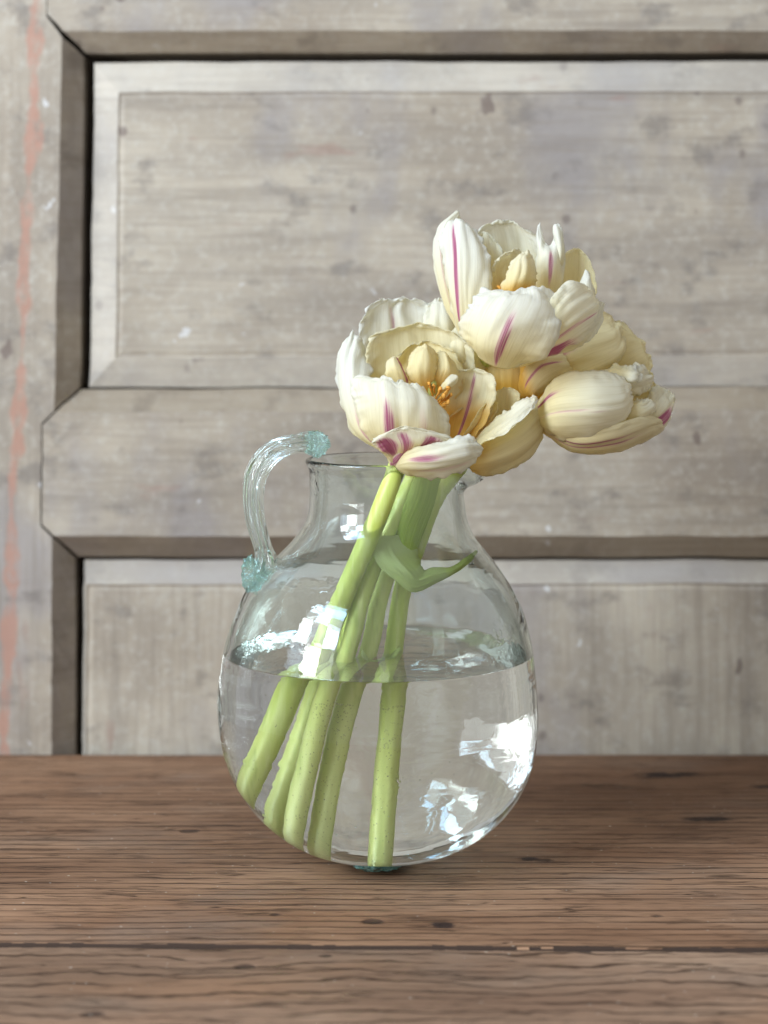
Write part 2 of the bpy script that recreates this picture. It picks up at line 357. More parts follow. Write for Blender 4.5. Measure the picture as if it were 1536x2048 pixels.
# ---------------------------------------------------------------- oak table of two planks
table = empty('wooden_table', (0, -0.05, 0))
tag(table, 'worn brown oak table top of two planks under the glass jug', 'table')
def Yat(py): return F * H / (py - HY) - D
def plank(front, back, mat, nx=160, ny=36, label=None):
    """front/back: function x -> Y edge"""
    vs, fs = [], []
    prof = []                                                # (t across, dz)
    for j in range(ny + 1):
        t = j / ny; prof.append(t)
    ny += 8; prof = None
    for i in range(nx + 1):
        x = -0.42 + 0.84 * i / nx
        a, b = front(x), back(x)
        wd_ = b - a; prof = [0, 0.0006, 0.0013, 0.0021, 0.0030] + [0.0030 + (wd_ - 0.006) * q / (ny - 8) for q in range(1, ny - 8)] + [wd_ - 0.0030, wd_ - 0.0021, wd_ - 0.0013, wd_ - 0.0006, wd_]
        for t in prof:
            y = a + t
            d = min(y - a, b - y)
            z = -0.0010 * (1 - sm(0, 0.0015, d)) + mn.noise(Vector((x * 6, y * 22, 3))) * 0.0004
            vs.append((x, y, z - 0.0005))
    m = ny + 1
    for i in range(nx):
        for j in range(ny):
            fs.append((i * m + j, (i + 1) * m + j, (i + 1) * m + j + 1, i * m + j + 1))
    me = mesh('plank', vs, fs)
    bm = bmesh.new(); bm.from_mesh(me)
    r = bmesh.ops.extrude_edge_only(bm, edges=[e for e in bm.edges if len(e.link_faces) == 1])
    nv = [g for g in r['geom'] if isinstance(g, bmesh.types.BMVert)]
    for v in nv: v.co.z = -0.030
    bmesh.ops.contextual_create(bm, geom=[e for e in bm.edges if len(e.link_faces) == 1])
    bmesh.ops.recalc_face_normals(bm, faces=bm.faces); bm.to_mesh(me); bm.free()
    o = link('plank', me, mat, table)
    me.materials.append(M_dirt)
    for p in me.polygons:
        c = p.center
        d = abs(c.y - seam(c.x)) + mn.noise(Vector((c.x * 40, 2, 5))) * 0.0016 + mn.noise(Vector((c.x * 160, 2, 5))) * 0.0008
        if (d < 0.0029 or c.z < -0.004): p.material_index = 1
    if label: o['label'] = label
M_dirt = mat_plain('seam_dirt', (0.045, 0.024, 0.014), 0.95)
seam = lambda x: Yat(1893 + x / 0.00022 * 0.0065 * 1.0) + mn.noise(Vector((x * 25, 0, 0))) * 0.0006
yb = Yat(1507)
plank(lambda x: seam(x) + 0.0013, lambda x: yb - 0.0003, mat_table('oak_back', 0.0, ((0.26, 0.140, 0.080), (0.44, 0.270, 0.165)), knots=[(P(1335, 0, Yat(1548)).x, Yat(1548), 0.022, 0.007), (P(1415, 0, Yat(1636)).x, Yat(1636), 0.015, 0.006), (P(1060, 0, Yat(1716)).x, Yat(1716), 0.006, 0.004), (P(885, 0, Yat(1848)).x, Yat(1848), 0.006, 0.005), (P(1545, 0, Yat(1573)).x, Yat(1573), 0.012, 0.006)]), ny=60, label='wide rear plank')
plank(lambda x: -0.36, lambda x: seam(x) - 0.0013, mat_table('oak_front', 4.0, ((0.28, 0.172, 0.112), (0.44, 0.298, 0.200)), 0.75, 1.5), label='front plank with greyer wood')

# ---------------------------------------------------------------- glass jug
LEFT = [(918, 611), (926, 611), (934, 616), (948, 619), (1004, 619), (1044, 611), (1079, 587), (1107, 560), (1140, 525), (1180, 492), (1224, 471), (1273, 454), (1308, 446), (1391, 436), (1460, 440), (1522, 455), (1580, 483), (1640, 533), (1682, 589), (1706, 652), (1715, 693)]
RIGHT = [(918, 930), (926, 930), (934, 925), (948, 923), (1004, 929), (1044, 936), (1079, 953), (1107, 976), (1140, 1000), (1180, 1026), (1224, 1047), (1273, 1060), (1308, 1066), (1391, 1074), (1460, 1076), (1522, 1066), (1580, 1043), (1640, 995), (1682, 935), (1706, 868), (1715, 815)]
k0 = D / F
def prof(py):
    out = []
    for T in (LEFT, RIGHT):
        ys = [a for a, b in T]
        if py <= ys[0]: out.append(T[0][1]); continue
        if py >= ys[-1]: out.append(T[-1][1]); continue
        for i in range(len(T) - 1):
            if ys[i] <= py <= ys[i + 1]:
                f = (py - ys[i]) / (ys[i + 1] - ys[i])
                a = T[i - 1][1] if i else T[0][1]; d = T[i + 2][1] if i + 2 < len(T) else T[-1][1]
                # monotone-ish: non uniform hermite
                def slope(k):
                    if k <= 0: return (T[1][1] - T[0][1]) / (ys[1] - ys[0])
                    if k >= len(T) - 1: return (T[-1][1] - T[-2][1]) / (ys[-1] - ys[-2])
                    return (T[k + 1][1] - T[k - 1][1]) / (ys[k + 1] - ys[k - 1])
                h = ys[i + 1] - ys[i]; f2 = f * f; f3 = f2 * f
                out.append((2 * f3 - 3 * f2 + 1) * T[i][1] + (f3 - 2 * f2 + f) * h * slope(i) + (-2 * f3 + 3 * f2) * T[i + 1][1] + (f3 - f2) * h * slope(i + 1)); break
    l, r = out
    z = H - (py - HY) * k0
    return z, ((l + r) / 2 - CX) * k0, (r - l) / 2 * k0
NS = 192
PX_TOP, PX_WATER = 912, 1306
def wall(z): return 0.0025 + 0.0005 * sm(0.16, 0.05, z) + 0.0022 * sm(0.03, 0.004, z)
CORDS = [(0.064, 0.008, 0.4, 0.00007, 0.0011), (0.054, 0.010, 1.3, 0.00006, 0.0009), (0.072, 0.005, 2.4, 0.00006, 0.0010), (0.046, 0.012, -0.6, 0.00006, 0.0010), (0.060, 0.011, 0.9, 0.00005, 0.0009)]
def ring(z, cx, r, wob=1.0, spout=0.0, cords=False):
    out = []
    for k in range(NS):
        th = 2 * math.pi * k / NS
        c, s = math.cos(th), math.sin(th)
        rr = r * (1 + wob * (0.006 * mn.noise(Vector((c * 1.3, s * 1.3, z * 14))) + 0.0022 * mn.noise(Vector((c * 4, s * 4, z * 60)))))
        if cords:
            for (zc, sl, ph, am, wd_) in CORDS:
                q = z - (zc + sl * math.cos(th + ph)); 
                if abs(q) < 0.004: rr += am * math.exp(-(q / wd_) ** 2) * (0.5 + 0.5 * math.cos(th * 1.0 + ph * 3 + 1))
        w = max(0, math.cos(th - 0.10)) ** 10 * spout
        out.append(Vector((cx + (rr + 0.0105 * w) * c, (rr + 0.0105 * w) * s, z - 0.0075 * w)))
    return out
def loft(rings, cap0=None, cap1=None):
    vs = [v for r in rings for v in r]; fs = []
    for i in range(len(rings) - 1):
        for k in range(NS):
            k2 = (k + 1) % NS
            fs.append((i * NS + k, i * NS + k2, (i + 1) * NS + k2, (i + 1) * NS + k))
    if cap0 is not None:
        c = len(vs); vs.append(cap0); fs += [(c, (k + 1) % NS, k) for k in range(NS)]
    if cap1 is not None:
        c = len(vs); vs.append(cap1); b = (len(rings) - 1) * NS; fs += [(c, b + k, b + (k + 1) % NS) for k in range(NS)]
    return vs, fs
outer = []
zb = prof(1715)[0]; cxb = prof(1715)[1]; rb = prof(1715)[2]
# from the foot centre outwards: a shallow push-up then the curve of the belly
for r, z in ((0.004, 0.0050), (0.008, 0.0042), (0.0115, 0.0022), (0.0138, 0.0007), (0.0150, 0.0006)): outer.append(ring(z, cxb, r, 0.3))
ys = []
y = 1715.0
while y > 926:
    ys.append(y); y -= 3.5 if y > 1650 or 1360 < y < 1580 else 6.5
def spw(py): return sm(990, 925, py)
for y in ys:
    z, cx, r = prof(y); outer.append(ring(z + (0.0008 if y > 1705 else 0.0008 * sm(1600, 1700, y)), cx, r, 1.0, spw(y), True))
z, cx, r = prof(923)
# rounded lip
for a in range(0, 8):
    t = a / 7 * math.pi
    outer.append(ring(z + 0.0016 * math.sin(t) , cx, r - 0.0013 * (1 - math.cos(t)), 1.0, 1.0))
inner_up = []
for y in [v for v in reversed(ys) if v < PX_WATER]:
    z, cx, r = prof(y); inner_up.append(ring(z, cx, r - wall(z), 1.0, spw(y)))
zW, cxW, rW = prof(PX_WATER)
wl = ring(zW + 0.0006, cxW, rW - wall(zW), 1.0)
inner_up.append(wl)
vs, fs = loft(outer + inner_up, cap0=Vector((cxb, 0, 0.0052)))
jug = empty('glass_jug', (cxb, 0, 0))
tag(jug, 'clear hand blown glass jug with a looped handle, half full of water, holding tulips', 'jug')
M_glass = mat_glass('clear_glass', 1.50, (0.968, 0.991, 0.985), bump=0.20, bscale=(22, 22, 80), bdist=0.0016, patch=True)
body = link('body', mesh('body', vs, fs), M_glass, jug)
# ---- water: its skin is the inner wall of the jug below the water line
wr = [wl]
for y in [v for v in reversed(ys) if v > PX_WATER and v < 1690]:
    z, cx, r = prof(y); wr.append(ring(z, cx, r - wall(z), 1.0))
zl, cl, rl = prof(1688)
for f, dz in ((0.86, 0.0009), (0.6, 0.0018), (0.3, 0.0020)):
    wr.append(ring(wr[-1][0].z - dz * 0.5, cl, (rl - wall(zl)) * f, 0.3))
zf = wr[-1][0].z
top = []
for f, dz in ((0.998, -0.0001), (0.995, -0.0002), (0.99, -0.00026), (0.97, -0.0003), (0.7, -0.0003), (0.4, -0.0003), (0.1, -0.0003)):
    top.append([Vector((cxW + (v.x - cxW) * f, v.y * f, v.z + dz)) for v in wl])
vw, fw = loft(wr, cap1=Vector((cl, 0, zf)))
vt, ft = loft(top, cap1=Vector((cxW, 0, top[-1][0].z)))
off = len(vw)
allv = vw + vt
allf = [tuple(reversed(f)) for f in fw] + [tuple(i + off for i in f) for f in ft]
for k in range(NS): allf.append((k, (k + 1) % NS, off + (k + 1) % NS, off + k))
me = mesh('water', allv, allf)
M_water_side = mat_glass('water_against_glass', 1.333 / 1.50)
M_water_top = mat_glass('water_surface', 1.333, (0.93, 0.985, 0.975), bump=0.03, bscale=(60, 60, 60), bdist=0.0008)
me.materials.append(M_water_side); me.materials.append(M_water_top)
nside = len(fw)
for i, p in enumerate(me.polygons): p.material_index = 0 if i < nside else 1
bm = bmesh.new(); bm.from_mesh(me); bmesh.ops.recalc_face_normals(bm, faces=bm.faces)
bm.to_mesh(me); bm.free()
water = link('water', me)
tag(water, 'clear still water filling the lower half of the glass jug', 'water')
me = body.data; bm = bmesh.new(); bm.from_mesh(me); bmesh.ops.recalc_face_normals(bm, faces=bm.faces)
f0 = max(bm.faces, key=lambda f: f.calc_center_median().x)
if f0.normal.x < 0: bmesh.ops.reverse_faces(bm, faces=bm.faces)
bm.to_mesh(me); bm.free(); me.shade_smooth()

# ---- handle: ribbed glass strap with melted ends
def tube(path, radii, nseg=16, sect=None, cap=True, steps=60):
    """path: points; radii: list of (a, b) semi axes along frame; sect: f(angle, t) -> radius factor"""
    vs, fs = [], []; prevn = Vector((0, 1, 0))
    pts = [spline(path, i / steps) for i in range(steps + 1)]
    for i, p in enumerate(pts):
        t = (pts[min(i + 1, steps)] - pts[max(i - 1, 0)]).normalized()
        b = prevn - t * prevn.dot(t)
        b = b.normalized() if b.length > 1e-6 else Vector((1, 0, 0)); prevn = b
        nn = t.cross(b)
        f = i / steps; ra = spline([Vector((r[0], r[1], 0)) for r in radii], f)
        for k in range(nseg):
            th = 2 * math.pi * k / nseg
            g = sect(th, f) if sect else 1.0
            vs.append(p + b * math.cos(th) * ra.x * g + nn * math.sin(th) * ra.y * g)
    for i in range(steps):
        for k in range(nseg):
            k2 = (k + 1) % nseg
            fs.append((i * nseg + k, i * nseg + k2, (i + 1) * nseg + k2, (i + 1) * nseg + k))
    if cap:
        fs.append(tuple(reversed(range(nseg)))); fs.append(tuple(steps * nseg + k for k in range(nseg)))
    return vs, fs
hp = [PM(*q) for q in ((648, 896, -6), (630, 886, -6), (592, 886, -6), (546, 902, -6), (516, 938, -6), (506, 985, -6), (511, 1040, -5), (526, 1095, -4), (531, 1125, -4), (520, 1150, -4), (500, 1168, -4))]
hr = [(0.0075, 0.0040), (0.0100, 0.0058), (0.0095, 0.0045), (0.0095, 0.0050), (0.0095, 0.0052), (0.0090, 0.0050), (0.0080, 0.0045), (0.0070, 0.0042), (0.0085, 0.0058), (0.0080, 0.0050), (0.0050, 0.0026)]
def hsec(th, f):
    e = 1 + 0.12 * math.cos(7 * th + 2.2 * math.sin(f * 3)) * sm(0, 0.1, f) + 0.05 * math.cos(13 * th - f * 5)
    e += 0.22 * mn.noise(Vector((math.cos(th) * 2, math.sin(th) * 2, f * 34))) * (sm(0.20, 0.04, f) + sm(0.76, 0.88, f))
    e += 0.05 * mn.noise(Vector((math.cos(th) * 2, math.sin(th) * 2, f * 9)))
    return e
vs, fs = tube(hp, hr, 72, hsec, steps=170)
me = mesh('handle', vs, fs); bm = bmesh.new(); bm.from_mesh(me); bmesh.ops.recalc_face_normals(bm, faces=bm.faces); bm.to_mesh(me); bm.free()
hob = link('handle', me, mat_glass('aqua_glass', 1.50, (0.94, 0.975, 0.970), bump=0.08, bscale=(120, 120, 40), bdist=0.0006), jug)
hob['label'] = 'pale aqua ribbed glass loop handle'
def blob(name, c, r, sc, mat, amp=0.25, freq=200, parent=None, sub=5):
    bm = bmesh.new(); bmesh.ops.create_icosphere(bm, subdivisions=sub, radius=1)
    for v in bm.verts:
        d = v.co.normalized(); k = 1 + amp * mn.noise(Vector(d) * 2.6 + Vector(c) * freq) + amp * 0.5 * mn.noise(Vector(d) * 7)
        v.co = Vector((d.x * sc[0], d.y * sc[1], d.z * sc[2])) * r * k + Vector(c)
    me = bpy.data.meshes.new(name); bm.to_mesh(me); bm.free()
    return link(name, me, mat, parent)
M_aqua2 = mat_glass('teal_glass', 1.50, (0.90, 0.962, 0.953), bump=0.12, bscale=(300, 300, 300), bdist=0.0006)
blob('melted_glass_lump', PM(636, 889, -6), 0.0052, (1, 1.3, 1.0), M_aqua2, 0.45, parent=jug)
blob('melted_glass_lump', PM(505, 1152, -8), 0.0062, (0.85, 1.0, 1.3), M_aqua2, 0.5, parent=jug)
npm = NT('teal_pontil_glass'); pb = npm.pbsdf(npm.mix(npm.ss(npm.noise(npm.coord((700, 700, 700)), 1.0, 3), 0.35, 0.7), (0.06, 0.20, 0.19), (0.26, 0.50, 0.47)), 0.25, npm.bump(npm.noise(npm.coord((500, 500, 500)), 1.0, 3), 0.6, 0.001), 0.5)
pb.inputs['Transmission Weight'].default_value = 0.35
pm = blob('pontil_mark', (cxb, -0.0145, 0.0064), 0.0158, (1, 1.12, 0.40), npm.done(pb.outputs[0]), 0.12, parent=jug)
pm['label'] = 'rough teal glass scar under the base'

# ---------------------------------------------------------------- tulips
PN = [0]
def petal(parent, rows, streak=None, warm=0.0, white=0.3, ruff=1.0, gold=0.0, nu=34, nv=46, name='petal', mat=None, thick=0.00022, round_tip=0.10, y0=0, crease=0.0, curl=1.0, notch=None, dscale=0.88):
    """rows base -> tip of (left, middle, right) photo points with depth in mm; streak = list of (u0, width, v0, v1, strength)"""
    PN[0] += 1; sd = PN[0] * 7.31
    rows = [(r[0], (r[1][0], r[1][1], (r[0][2] + r[2][2]) / 2 + 0.62 * (r[1][2] - (r[0][2] + r[2][2]) / 2)), r[2]) for r in rows]
    C = [[PM(r[c][0], r[c][1], (r[c][2] + y0) * dscale) for r in rows] for c in range(3)]
    vs, fs, uv, wm, sk, wh = [], [], [], [], [], []
    for j in range(nv + 1):
        v = j / nv
        for i in range(nu + 1):
            u = -1 + 2 * i / nu
            vt = v * (1 - round_tip * abs(u) ** 3.2 * sm(0.0, 1.0, v)) 
            for (n0, nw, nd) in (notch or []): vt -= nd * math.exp(-((u - n0) / nw) ** 2) * sm(0.5, 1, v)
            vt = vt * (1 + 0.050 * ruff * mn.noise(Vector((u * 3.4, sd, 1))) * sm(0.6, 1, v) + 0.022 * ruff * mn.noise(Vector((u * 11, sd, 4))) * sm(0.8, 1, v))
            uu = u * (1 + 0.035 * ruff * mn.noise(Vector((v * 5, sd, 9 + (u > 0)))) * abs(u))
            L, Mm, R = (spline(c, min(vt, 1.0)) for c in C)
            if vt > 1:
                L2, M2, R2 = (spline(c, 0.97) for c in C); q = (vt - 1) / 0.03
                L, Mm, R = L + (L - L2) * q, Mm + (Mm - M2) * q, R + (R - R2) * q
            # rounder than a parabola across
            p = L * (uu * (uu - 1) / 2) + Mm * (1 - uu * uu) + R * (uu * (uu + 1) / 2)
            vs.append((p, u, v))
            uv.append(((u + 1) / 2, v))
            s = 0.0
            for (u0, wd, v0, v1, st) in (streak or []):
                wd *= 0.95; st *= 1.15; v1 += 0.12; v0 -= 0.02
                wv = wd * (0.55 + 0.9 * sm(v0 - 0.1, (v0 + v1) / 2, v)) * (1 - 0.6 * sm(v0, v1 + 0.1, v))
                s = max(s, st * (1 - sm(0.25 * wv, wv, abs(u - u0 - 0.05 * math.sin(v * 5)))) * sm(v0 - 0.12, v0 + 0.08, v) * (1 - sm(v1 - 0.25, v1 + 0.03, v)))
            sk.append(s)
            wm.append(min(1, max(0, warm + gold * (1 - sm(0.15, 0.85, v)) + 0.42 * (1 - sm(0, 0.62, v)))))
            wh.append(max(0, min(1, white * (0.08 + 0.92 * sm(0.22, 0.78, v)) + 0.3 * sm(0.8, 1.0, abs(u)) * white)))
    m = nu + 1
    grid = lambda i, j: vs[min(max(j, 0), nv) * m + min(max(i, 0), nu)][0]
    out = []
    for j in range(nv + 1):
        for i in range(nu + 1):
            p, u, v = vs[j * m + i]
            a = grid(i + 1, j) - grid(i - 1, j); b = grid(i, j + 1) - grid(i, j - 1)
            nrm = a.cross(b); nrm = nrm.normalized() if nrm.length > 1e-12 else Vector((0, -1, 0))
            wid = (grid(nu, j) - grid(0, j)).length
            e = max(sm(0.45, 1.0, abs(u)), sm(0.65, 1, v))
            d = 0.0016 * ruff * e * (mn.noise(Vector((u * 2.0, v * 6.5, sd))) + 0.7 * mn.noise(Vector((u * 4 + 9, v * 12, sd)))) * min(1, wid / 0.02)
            d += 0.0019 * ruff * mn.noise(Vector((u * 2.2, v * 1.8, sd + 3))) * sm(0, 0.3, v) * min(1, wid / 0.02)
            d += 0.00004 * math.cos(u * 26 + mn.noise(Vector((u, v * 3, sd))) * 3) * sm(0.05, .4, v) * min(1, wid / 0.02)
            g = 1.6 * u + 0.5 * mn.noise(Vector((u * 2, v * 3, sd + 7)))
            d += 0.0010 * ruff * mn.noise(Vector((g * 2.3, v * 1.0, sd + 20))) * sm(0.08, 0.5, v) * min(1, wid / 0.02)
            d += 0.0011 * ruff * e * e * mn.noise(Vector((u * 9, v * 22, sd + 30))) * min(1, wid / 0.02)
            d -= crease * 0.0010 * math.exp(-(u / 0.07) ** 2) * sm(0, .2, v) * (1 - v * 0.5)
            out.append(p + nrm * d)
    for j in range(nv):
        for i in range(nu):
            fs.append((j * m + i, j * m + i + 1, (j + 1) * m + i + 1, (j + 1) * m + i))
    me = mesh(name, out, fs)
    ul = me.uv_layers.new(name='UVMap')
    for lp in me.loops: ul.data[lp.index].uv = uv[lp.vertex_index]
    for nm, arr in (('warm', wm), ('streak', sk), ('white', wh)):
        at = me.attributes.new(nm, 'FLOAT', 'POINT'); at.data.foreach_set('value', arr)
    o = link(name, me, mat or M_petal, parent)
    md = o.modifiers.new('thickness', 'SOLIDIFY'); md.thickness = thick; md.offset = 0; md.use_rim = True
    return o
def stem(parent, pts, r0=0.0042, r1=0.0031, tone=0.0):
    r0 *= 1.04; r1 *= 1.24
    path = [PM(*q) for q in pts]; n = 8
    rad = [(r0 + (r1 - r0) * i / n,) * 2 for i in range(n + 1)]
    sd = len(pts) + pts[0][0] * 0.1
    vs, fs = tube(path, rad, 28, lambda th, f: 1 + 0.05 * mn.noise(Vector((math.cos(th), math.sin(th), f * 9 + sd))) + 0.018 * math.cos(6 * th + sd), steps=90)
    me = mesh('stem', vs, fs)
    at = me.attributes.new('tone', 'FLOAT', 'POINT')
    at.data.foreach_set('value', [min(1, max(0, tone + 0.5 * sm(0.11, 0.03, v[2]))) for v in vs])
    return link('stem', me, M_stem, parent)
def stamen(parent, base, tip, seed, nm='stamen'):
    rnd = random.Random(seed)
    a, b = PM(*base), PM(*tip)
    path = [a, a.lerp(b, 0.4) + Vector((rnd.uniform(-1, 1), rnd.uniform(-1, 1), 0)) * 0.0008, a.lerp(b, 0.7), b, b + Vector((rnd.uniform(-2, 2), rnd.uniform(-1, 1), rnd.uniform(-2, 1))) * 0.0008]
    vs, fs = tube(path, [(0.0004, 0.0004), (0.0004, 0.0004), (0.0009, 0.0006), (0.0012, 0.0007), (0.0005, 0.0004)], 10,
                  lambda th, f: 1 + 0.3 * math.cos(3 * th + f * 14) * sm(.4, .6, f), steps=26)
    return link(nm, mesh(nm, vs, fs), M_anther, parent)
def tulip(name, base, label):
    t = empty(name, PM(*base)); tag(t, label, 'tulip', 'cream tulips standing in the glass jug'); return t
ST = lambda *a: [a]

# --- B: open bloom low in front
B = tulip('tulip', (520, 1578, -13), 'open cream tulip lowest at the left, showing orange stamens, over the jug rim')
stem(B, [(520, 1578, -13), (572, 1480, -18), (622, 1350, -22), (664, 1250, -26), (735, 1085, -34), (775, 985, -38), (800, 915, -30)], 0.0062, 0.0033, 0.15)
petal(B, [((768, 900, -35), (790, 908, -38), (815, 905, -36)), ((722, 858, -38), (800, 868, -56), (884, 892, -42)), ((706, 805, -38), (800, 810, -64), (897, 845, -42)), ((702, 768, -34), (795, 772, -56), (872, 795, -40)), ((722, 752, -30), (790, 757, -48), (838, 768, -38))],
      [(-0.30, 0.15, 0.10, 0.50, 1.0), (0.42, 0.10, 0.22, 0.52, 0.45)], 0.12, 0.6, 1.2, crease=1.5, notch=[(0.0, 0.10, 0.09)])
petal(B, [((792, 932, -44), (803, 918, -46), (812, 925, -44)), ((752, 893, -52), (812, 893, -62), (868, 893, -52)), ((745, 882, -56), (805, 868, -66), (905, 878, -54)), ((762, 870, -58), (808, 853, -66), (850, 862, -58))],
      [(0.0, 0.30, 0.0, 0.70, 0.8), (-0.62, 0.42, 0.18, 0.62, 1.2), (0.65, 0.30, 0.10, 0.66, 1.0)], 0.12, 0.35, 0.7)
petal(B, [((785, 945, -38), (778, 925, -42), (768, 905, -40)), ((800, 935, -45), (790, 915, -52), (765, 893, -46)), ((812, 915, -48), (800, 900, -56), (757, 886, -50))],
      [(-0.3, 0.5, 0.0, 1.3, 1.0), (0.5, 0.4, 0, 1.3, 0.9)], 0.2, 0.1, 0.6, nu=16, nv=18)
petal(B, [((798, 945, -42), (790, 932, -44), (794, 920, -43)), ((828, 956, -46), (815, 925, -68), (822, 893, -54)), ((875, 957, -50), (870, 920, -78), (875, 884, -60)), ((925, 944, -50), (930, 908, -76), (930, 872, -58)), ((950, 928, -48), (960, 902, -62), (952, 873, -54))],
      [(0.10, 0.22, 0.30, 0.55, 0.95), (-0.55, 0.12, 0.3, 0.9, 0.42)], 0.12, 0.75, 0.9, crease=0.5)
petal(B, [((758, 900, -30), (768, 905, -32), (778, 900, -30)), ((703, 860, -18), (722, 862, -36), (745, 850, -34)), ((680, 800, -8), (700, 795, -30), (730, 790, -26)), ((672, 735, -2), (698, 722, -22), (740, 745, -10)), ((684, 692, 2), (708, 670, -6), (738, 712, 4))],
      [(0.1, 0.3, 0.08, 0.42, 0.6)], 0.08, 0.85, 0.9)
petal(B, [((820, 850, -10), (850, 850, -4), (880, 850, -8)), ((748, 800, -12), (850, 780, 10), (942, 800, 0)), ((733, 735, -8), (850, 715, 20), (950, 750, 4)), ((738, 680, -2), (845, 668, 20), (945, 695, 6)), ((758, 662, 2), (848, 648, 14), (915, 668, 8))],
      None, 0.26, 0.15, 1.0, gold=0.15, y0=-5)
petal(B, [((800, 830, 0), (840, 830, 4), (880, 830, 0)), ((765, 765, -2), (850, 745, 8), (930, 770, 0)), ((790, 715, -2), (850, 690, 10), (915, 715, 2)), ((812, 700, 0), (850, 682, 8), (895, 698, 2))],
      None, 0.32, 0.0, 0.8, gold=0.2, y0=-6)
petal(B, [((770, 790, 6), (800, 785, 12), (840, 780, 12)), ((735, 752, 6), (790, 710, 22), (885, 700, 22)), ((722, 690, 10), (788, 655, 26), (880, 655, 26)), ((722, 640, 14), (787, 610, 26), (872, 622, 26)), ((742, 606, 16), (786, 592, 24), (838, 600, 24))],
      [(-0.05, 0.10, 0.30, 0.80, 0.50)], 0.05, 0.85, 1.1, crease=1.0, notch=[(-0.02, 0.12, 0.10), (0.62, 0.1, 0.06)])
petal(B, [((868, 905, -28), (890, 905, -18), (915, 895, -22)), ((866, 855, -25), (905, 865, -4), (952, 865, -22)), ((866, 800, -18), (920, 805, 2), (986, 805, -18)), ((880, 758, -12), (935, 752, -2), (992, 765, -14)), ((905, 742, -10), (940, 736, -5), (978, 740, -12))],
      [(0.28, 0.10, 0.18, 0.80, 1.0)], 0.30, 0.25, 0.9, gold=0.85)
petal(B, [((945, 945, -18), (938, 928, -22), (938, 900, -20)), ((975, 951, -16), (985, 915, -36), (978, 870, -26)), ((1035, 932, -12), (1045, 885, -34), (1035, 835, -22)), ((1073, 895, -6), (1082, 850, -22), (1070, 808, -14)), ((1082, 870, -4), (1086, 842, -14), (1078, 812, -10))],
      None, 0.34, 0.05, 0.7, gold=0.1)
petal(B, [((940, 915, -26), (935, 898, -20), (942, 872, -15)), ((968, 890, -42), (972, 868, -30), (985, 842, -18)), ((1018, 862, -44), (1016, 838, -32), (1022, 816, -18)), ((1058, 826, -38), (1055, 808, -30), (1055, 798, -22)), ((1072, 805, -32), (1074, 797, -28), (1073, 792, -22))],
      None, 0.16, 0.55, 1.2)
petal(B, [((955, 880, -14), (975, 885, -8), (1000, 870, -10)), ((978, 830, -12), (1003, 828, -2), (1034, 825, -8)), ((988, 790, -10), (1012, 786, -3), (1040, 795, -8)), ((1000, 778, -9), (1016, 775, -4), (1034, 779, -7))],
      None, 0.36, 0.0, 0.7, gold=0.15)
petal(B, [((905, 900, -20), (925, 905, -12), (950, 890, -16)), ((940, 850, -20), (965, 850, -10), (990, 830, -14)), ((975, 800, -14), (985, 800, -8), (998, 800, -12))], None, 0.4, 0.0, 0.6, gold=0.2)
# inner petals and the heart
petal(B, [((842, 785, -16), (852, 790, -15), (865, 785, -16)), ((818, 752, -18), (846, 745, -32), (873, 750, -19)), ((819, 718, -17), (846, 708, -32), (872, 718, -17)), ((834, 694, -12), (848, 688, -24), (862, 693, -12))], None, 0.40, 0.08, 0.9, gold=0.1)
petal(B, [((862, 785, -13), (875, 788, -13), (892, 780, -13)), ((868, 750, -16), (892, 742, -26), (915, 758, -16)), ((870, 718, -12), (890, 712, -22), (913, 735, -14)), ((873, 703, -10), (885, 702, -16), (902, 717, -12))], None, 0.40, 0.08, 0.9, gold=0.12)
petal(B, [((880, 785, -22), (884, 780, -26), (880, 774, -24)), ((895, 778, -24), (898, 768, -31), (892, 758, -25)), ((915, 764, -22), (916, 754, -28), (908, 746, -22))], None, 0.2, 0.5, 0.6, nu=14, nv=16)
petal(B, [((803, 790, -16), (812, 792, -17), (820, 785, -16)), ((774, 752, -20), (795, 745, -27), (815, 757, -20)), ((773, 728, -18), (788, 720, -25), (803, 730, -18)), ((780, 717, -16), (788, 713, -20), (795, 716, -16))], [(0.75, 0.28, 0.1, 1.3, 1.1)], 0.30, 0.15, 0.5)
petal(B, [((868, 905, -12), (900, 905, -6), (930, 890, -10)), ((850, 840, -6), (890, 830, 6), (940, 830, -4)), ((850, 780, -4), (890, 770, 8), (940, 780, -2))], None, 0.9, 0.0, 0.4, gold=0.6)
for i, (b, t) in enumerate([((868, 800, -10), (868, 772, -20)), ((872, 805, -12), (880, 778, -22)), ((878, 810, -12), (898, 776, -24)), ((878, 812, -14), (902, 790, -26)), ((878, 815, -14), (896, 803, -28)), ((875, 812, -14), (888, 812, -28)), ((876, 808, -14), (887, 790, -28)), ((870, 800, -12), (858, 768, -20)), ((874, 805, -12), (893, 785, -28))]):
    stamen(B, b, t, i)
vs, fs = tube([PM(862, 800, -8), PM(864, 780, -14), PM(866, 765, -18)], [(0.0022, 0.0022), (0.0026, 0.0026), (0.0018, 0.0018)], 12, steps=14)
link('pistil', mesh('pistil', vs, fs), M_pistil, B)

